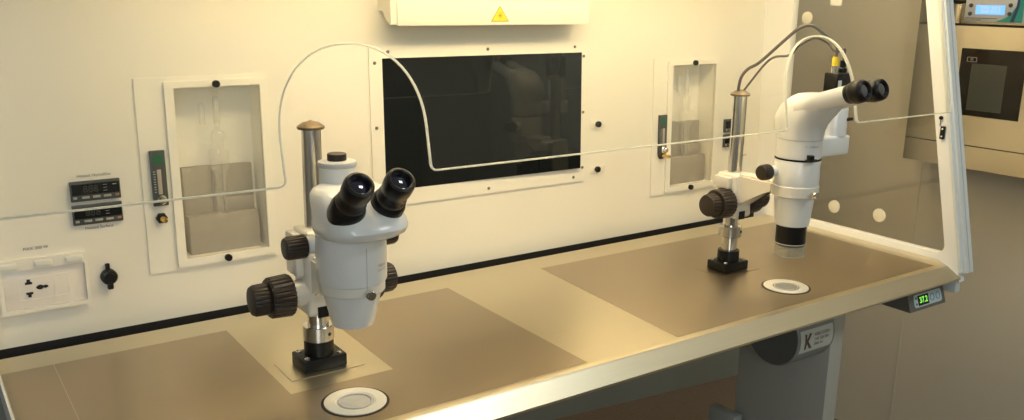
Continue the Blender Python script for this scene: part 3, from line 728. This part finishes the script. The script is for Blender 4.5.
# side port with vertical camera tube
bm = BM(); box(bm, (Bx+.030,By-.024,1.071), (Bx+.134,By+.024,1.112), .006, seg=3); sp = obj('side_port', bm, ENAM, mR)
bm = BM(); lathe(bm, [(.0260,1.111),(.0260,1.176),(.025,1.178)], (Bx+.106,By,0), seg=44); obj('camera_tube', bm, ENAM, sp)
bm = BM(); box(bm, (Bx+.112,By-.0262,1.142), (Bx+.132,By-.020,1.148)); obj('tube_slot', bm, BLACK, sp, smooth=0)
# camera
t = thing('microscope_camera', 'small black box camera on the side port of the far right microscope', 'camera', (Bx+.106,By,1.178))
bm = BM(); box(bm, (Bx+.080,By-.016,1.178), (Bx+.130,By+.016,1.238), .003); obj('camera_body', bm, BLACK, t)
bm = BM(); box(bm, (Bx+.084,By-.0164,1.190), (Bx+.095,By-.0158,1.224)); obj('white_label', bm, WHITEPR, t, smooth=0, label='white label')
bm = BM(); box(bm, (Bx+.106,By-.0164,1.184), (Bx+.126,By-.0158,1.196)); obj('blue_label', bm, mat('pale_blue_label',(.35,.5,.75),.5), t, smooth=0, label='pale blue label')
bm = BM(); lathe(bm, [(.0062,1.238),(.0062,1.252)], (Bx+.091,By,0), seg=20); obj('silver_connector', bm, CHROME, t)
bm = BM(); lathe(bm, [(.0068,1.252),(.0068,1.266),(.006,1.270)], (Bx+.091,By,0), seg=20); obj('yellow_connector', bm, YEL2, t, label='yellow connector sleeve')
bm = BM(); lathe(bm, [(.0085,1.238),(.0085,1.246),(.006,1.248),(.006,1.262)], (Bx+.117,By,0), seg=20); obj('black_connector', bm, BLACK, t)
# cables: pixel-free 3D runs from the post top to the camera plugs
K = [(1.4650,-0.3380,1.2195), (1.4706,-0.3500,1.2388), (1.4823,-0.3700,1.2542), (1.5052,-0.4100,1.3005), (1.5104,-0.4400,1.3255), (1.5242,-0.4600,1.3300), (1.5412,-0.4800,1.3112)]
K2 = [(1.4974,-0.3400,1.2141), (1.5104,-0.3600,1.2485), (1.5157,-0.3800,1.2642), (1.5377,-0.4000,1.2690), (1.5410,-0.4200,1.2903), (1.5606,-0.4400,1.3051), (1.5771,-0.4600,1.2958), (1.5784,-0.4800,1.2790)]
bm = BM(); tube(bm, [(PO[1][0]-.008,PO[1][1],1.190)]+K+[(Bx+.091,By,1.290),(Bx+.091,By,1.268)], .0032)
tag(obj('camera_cable', bm, CABLE, loc=(PO[1][0],PO[1][1],1.19)), 'thicker dark cable arching from the far post cap to the yellow plug', 'cable', 'cables from the far microscope post')
bm = BM(); tube(bm, [(PO[1][0]+.008,PO[1][1],1.190)]+K2+[(Bx+.117,By,1.285),(Bx+.117,By,1.262)], .0024)
tag(obj('camera_cable', bm, CABLE, loc=(PO[1][0],PO[1][1],1.19)), 'thinner dark cable arching from the far post cap to the black plug', 'cable', 'cables from the far microscope post')

# ================================================================ under the worktop
col_x0, col_x1 = 1.620, 1.665
t = thing('lifting_column', 'grey rectangular leg column under the right of the worktop', 'table leg', (1.64,-.40,0))
bm = BM(); box(bm, (col_x0,-.510,.03), (col_x1,-.262,T-.012), .002); obj('column', bm, GREYP, t)
bm = BM(); box(bm, (col_x0-.01,-.62,0), (col_x1+.03,-.10,.03), .004); obj('foot', bm, GREYP, t)
bm = BM(); box(bm, (1.572,-.302,.28), (1.602,-.222,.402), .002); box(bm, (1.600,-.300,.28),(1.622,-.265,.38)); obj('cross_bracket', bm, mat('pale_bracket',(.36,.38,.35),.5), t)
t = thing('round_housing', 'dark round motor housing with K label hanging under the worktop', 'housing', (1.56,-.43,T-.1))
hx0,hx1,hy,hz,hr = 1.500,1.620,-.447,.680,.0700
bm = BM(); lathe(bm, [(hr-.002,0),(hr,.002),(hr,hx1-hx0)], (hx0,hy,hz), (1,0,0), seg=72); obj('shell', bm, mat('housing_grey',(.26,.285,.26),.4), t)
bm = BM(); lathe(bm, [(hr-.003,-.001),(hr-.0025,.001)], (hx0,hy,hz), (1,0,0), seg=72); obj('end_cap', bm, mat('end_cap_grey',(.13,.13,.12),.5), t)
bm = BM(); box(bm, (hx0+.01,hy-.04,hz+.06), (hx1-.01,hy+.04,T-.012)); obj('hanger', bm, DGREY, t)
LR = hr+.0006
def cylp(x, a, r=LR): return Vector((x, hy-r*math.cos(a), hz+r*math.sin(a)))
bm = BM(); A0, A1 = math.radians(-22), math.radians(20)
for i in range(10):
    a, b = A0+(A1-A0)*i/10, A0+(A1-A0)*(i+1)/10
    vadd(bm, [cylp(hx0+.006,a),cylp(hx1-.006,a),cylp(hx1-.006,b),cylp(hx0+.006,b)], [(0,1,2,3)])
lb = obj('rating_label', bm, mat('label_silver',(.62,.64,.58),.4), t)
bm = BM(); am = (A0+A1)/2
textbm(bm, 'K', .046, lambda u,v: cylp(hx0+.030+u*.8, am-.02+v/LR, LR+.0006), bold=.0015)
for i_,ln in enumerate(('WORK STATION','TYPE  230V 50Hz','SERIAL No.')):
    textbm(bm, ln, .0095, lambda u,v: cylp(hx0+.050+u*.7, am+.17-i_*.15+v/LR, LR+.0006), align='LEFT')
obj('lettering', bm, PRINT, lb, smooth=0)
# temperature control box with green digits under the right corner
t = thing('control_box', 'grey wedge control box with green digits under the right front corner', 'control unit', (1.87,-.55,T-.06))
bm = BM()
fx0, fx1 = 1.805, 1.946
yz = [(-.575,.742),(-.553,.694),(-.50,.699),(-.46,.766),(-.538,.766),(-.541,.754)]
P3 = [( -.568,.7475),(-.556,.6985)]
poly = [(-.5630,.7470),(-.5760,.7065),(-.490,.7065),(-.455,.730),(-.455,.786),(-.536,.786),(-.536,.752)]
prism(bm, poly, MS, fx0, fx1); obj('casing', bm, mat('control_grey',(.15,.145,.13),.45), t)
# face frame: point, u along x, v up the face
f0 = Vector((fx0,-.5760,.7065)); vv = Vector((0,.013,.0405)); vl = vv.length; vv.normalize(); fn = Vector((0,-vv.z,vv.y))
Mf = Matrix(((1,0,fn.x,f0.x),(0,vv.y,fn.y,f0.y),(0,vv.z,fn.z,f0.z),(0,0,0,1)))
bm = BM(); prism(bm, rrect(.020,.007,.128,.036,.006), Mf, 0, .0012); ov = obj('overlay', bm, mat('grey_blue_overlay',(.55,.68,.70),.4), t)
bm = BM(); prism(bm, rrect(.034,.010,.076,.033,.002), Mf, .0012, .0018); dd = obj('display_window', bm, GAP, ov, smooth=0)
bm = BM(); textbm(bm, '37.2', .0185, lambda u,v: Mf@Vector((.055+u,.0215+v,.0022)), bold=.0005); obj('digits', bm, LCDG, dd, smooth=0)
for u in (.090,.113):
    bm = BM(); lathe(bm, [(.0068,.0012),(.0082,.0012),(.0082,.0020),(.0068,.0020),(.0068,.0012)], Mf@Vector((u,.0215,0)), fn, 28, cap0=False, cap1=False); obj('round_button', bm, mat('blue_ring',(.08,.22,.42),.4), ov)
bm = BM()
for v in (.015,.028): lathe(bm, [(.0025,.0012),(.0025,.0018)], Mf@Vector((.0275,v,0)), fn, 14)
obj('indicator', bm, GREEN, ov)

# ================================================================ incubator on the right wall
OX = 2.36
t = thing('wall_incubator', 'stainless steel incubator with dark glass door on the right wall', 'incubator', (OX,-.40,.943))
oy0, oy1 = -.72, -.176
bm = BM(); box(bm, (OX+.004,oy0,.9435), (WX,oy1,1.318), .002); obj('body', bm, OVENST, t)
bm = BM()
dz0, dz1 = 1.0065, 1.318
wy0, wy1, wz0_, wz1_ = -.474, -.312, 1.0885, 1.2565
for a,b in (((oy0,dz0),(oy1,wz0_)),((oy0,wz1_),(oy1,dz1)),((oy0,wz0_),(wy0,wz1_)),((wy1,wz0_),(oy1,wz1_))):
    box(bm, (OX,a[0],a[1]), (OX+.006,b[0],b[1]))
dr = obj('door', bm, OVENST, t, smooth=0)
bm = BM(); box(bm, (OX-.0015,wy0-.004,wz0_-.004), (OX+.008,wy1+.004,wz1_+.004)); obj('door_window', bm, mat('smoked_glass',(.012,.009,.007),.05,spec=.35), dr, smooth=0)
bm = BM(); box(bm, (OX-.0019,-.432,1.100), (OX-.0014,-.340,1.222)); box(bm, (OX-.0020,-.424,1.150), (OX-.0018,-.378,1.158)); obj('inner_glass_panel', bm, mat('inner_panel',(.055,.058,.045),.15,var=.15), dr, smooth=0)
bm = BM(); ringplate(bm, rrect(-.352,1.226,-.326,1.238,.001), rrect(-.351,1.227,-.327,1.237,.001), MS, OX-.0022, OX-.0015); 
textbm(bm, 'RI', .009, lambda u,v: Vector((OX-.002,-.339-u,1.232+v))); obj('window_badge', bm, GREYPR, dr, smooth=0)
bm = BM(); box(bm, (OX+.001,oy0,1.0035), (OX+.006,oy1,1.0065)); obj('door_gap', bm, GAP, t, smooth=0)
bm = BM(); box(bm, (OX,oy0,.9435), (OX+.006,oy1,1.0035)); obj('lower_fascia', bm, OVENST, t, smooth=0)
bm = BM(); box(bm, (OX+.001,oy0,1.318), (WX,oy1,1.3235)); obj('top_gap', bm, GAP, t, smooth=0)
t = thing('upper_steel_housing', 'stainless steel housing stacked on top of the wall incubator', 'housing', (OX,-.40,1.3235))
bm = BM(); box(bm, (OX,oy0,1.3235), (WX,oy1,1.56), .001); obj('body', bm, OVENST, t)
bm = BM(); box(bm, (OX-.004,-.292,1.3235), (OX,-.272,1.378), .001); obj('edge_strip', bm, OVENST, t)
bm = BM(); tube(bm, [(OX-.012,-.262,1.384),(OX-.012,-.30,1.381),(OX-.014,-.34,1.386)], .006); obj('black_cable_hose', bm, RUBBER, t)
t = thing('gas_controller', 'silver controller with lit blue display on the steel housing', 'controller', (OX-.03,-.37,1.3285))
cy0, cy1, cz0, cz1 = -.469, -.317, 1.3300, 1.396
bm = BM(); box(bm, (OX-.030,cy0,cz0), (OX,cy1,cz1), .003); obj('case', bm, SILVERP, t)
fxp = OX-.030
MFc = Matrix(((0,0,-1,fxp),(-1,0,0,cy1),(0,1,0,cz0),(0,0,0,1)))      # u to the right as seen, v up, w outward
def fc(bm, u0,v0,u1,v1,d0,d1): prism(bm, [(u0,v0),(u1,v0),(u1,v1),(u0,v1)], MFc, d0, d1)
bm = BM(); fc(bm, .030,.019,.104,.042,0,.0012); sc = obj('blue_display', bm, LCDB, t, smooth=0, label='lit blue display')
bm = BM(); textbm(bm, 'CO2  5.0 %', .0105, lambda u,v: MFc@Vector((.068+u,.035+v,.0016))); textbm(bm, 'TEMP 37.0 C', .0095, lambda u,v: MFc@Vector((.068+u,.0255+v,.0016))); obj('display_text', bm, LCDP, sc, smooth=0)
for u,v in ((.016,.020),(.016,.041),(.117,.022),(.117,.043)):
    bm = BM(); lathe(bm, [(.0052,0),(.0052,.002),(.004,.003)], MFc@Vector((u,v,0)), (-1,0,0), 20); obj('button', bm, DGREY, t)
bm = BM(); prism(bm, [(.082,.0015),(.150,.0015),(.150,.064),(.135,.064),(.131,.040),(.118,.018),(.100,.008)], MFc, 0, .0006); obj('teal_graphic', bm, TEAL, t, smooth=0, label='teal swoosh graphic')
bm = BM(); prism(bm, [(.120,.0015),(.130,.0015),(.139,.040),(.138,.064),(.133,.064),(.132,.040)], MFc, .0006, .0010); obj('dark_graphic', bm, mat('navy_graphic',(.02,.05,.12),.5), t, smooth=0)
bm = BM(); fc(bm, .004,.0085,.088,.0100,0,.0006); textbm(bm, 'CO2 CONTROL', .0065, lambda u,v: MFc@Vector((.025+u,.0045+v,.0006))); obj('lettering', bm, PRINT, t, smooth=0)

# room ceiling lamp that lights the room
t = thing('ceiling_lamp', 'square ceiling lamp panel of the room, nearer the window wall', 'lamp', (1.80,-2.22,2.6))
bm = BM(); box(bm, (1.53,-2.50,2.56), (2.07,-1.95,2.6), .003); obj('housing', bm, FRAME, t)

t = thing('added_wall_fill_lamp', 'added square fill lamp on the ceiling over the incubator', 'lamp', (2.20,.02,2.6))
bm = BM(); box(bm, (2.06,-.12,2.545), (2.34,.16,2.6), .003); obj('housing', bm, FRAME, t)  # housing made up for the added wall fill

t = thing('ceiling_lamp', 'small ceiling lamp panel above the front of the workstation', 'lamp', (1.30,-.92,2.6))
bm = BM(); box(bm, (1.10,-1.08,2.56), (1.50,-.76,2.6), .003); obj('housing', bm, FRAME, t)
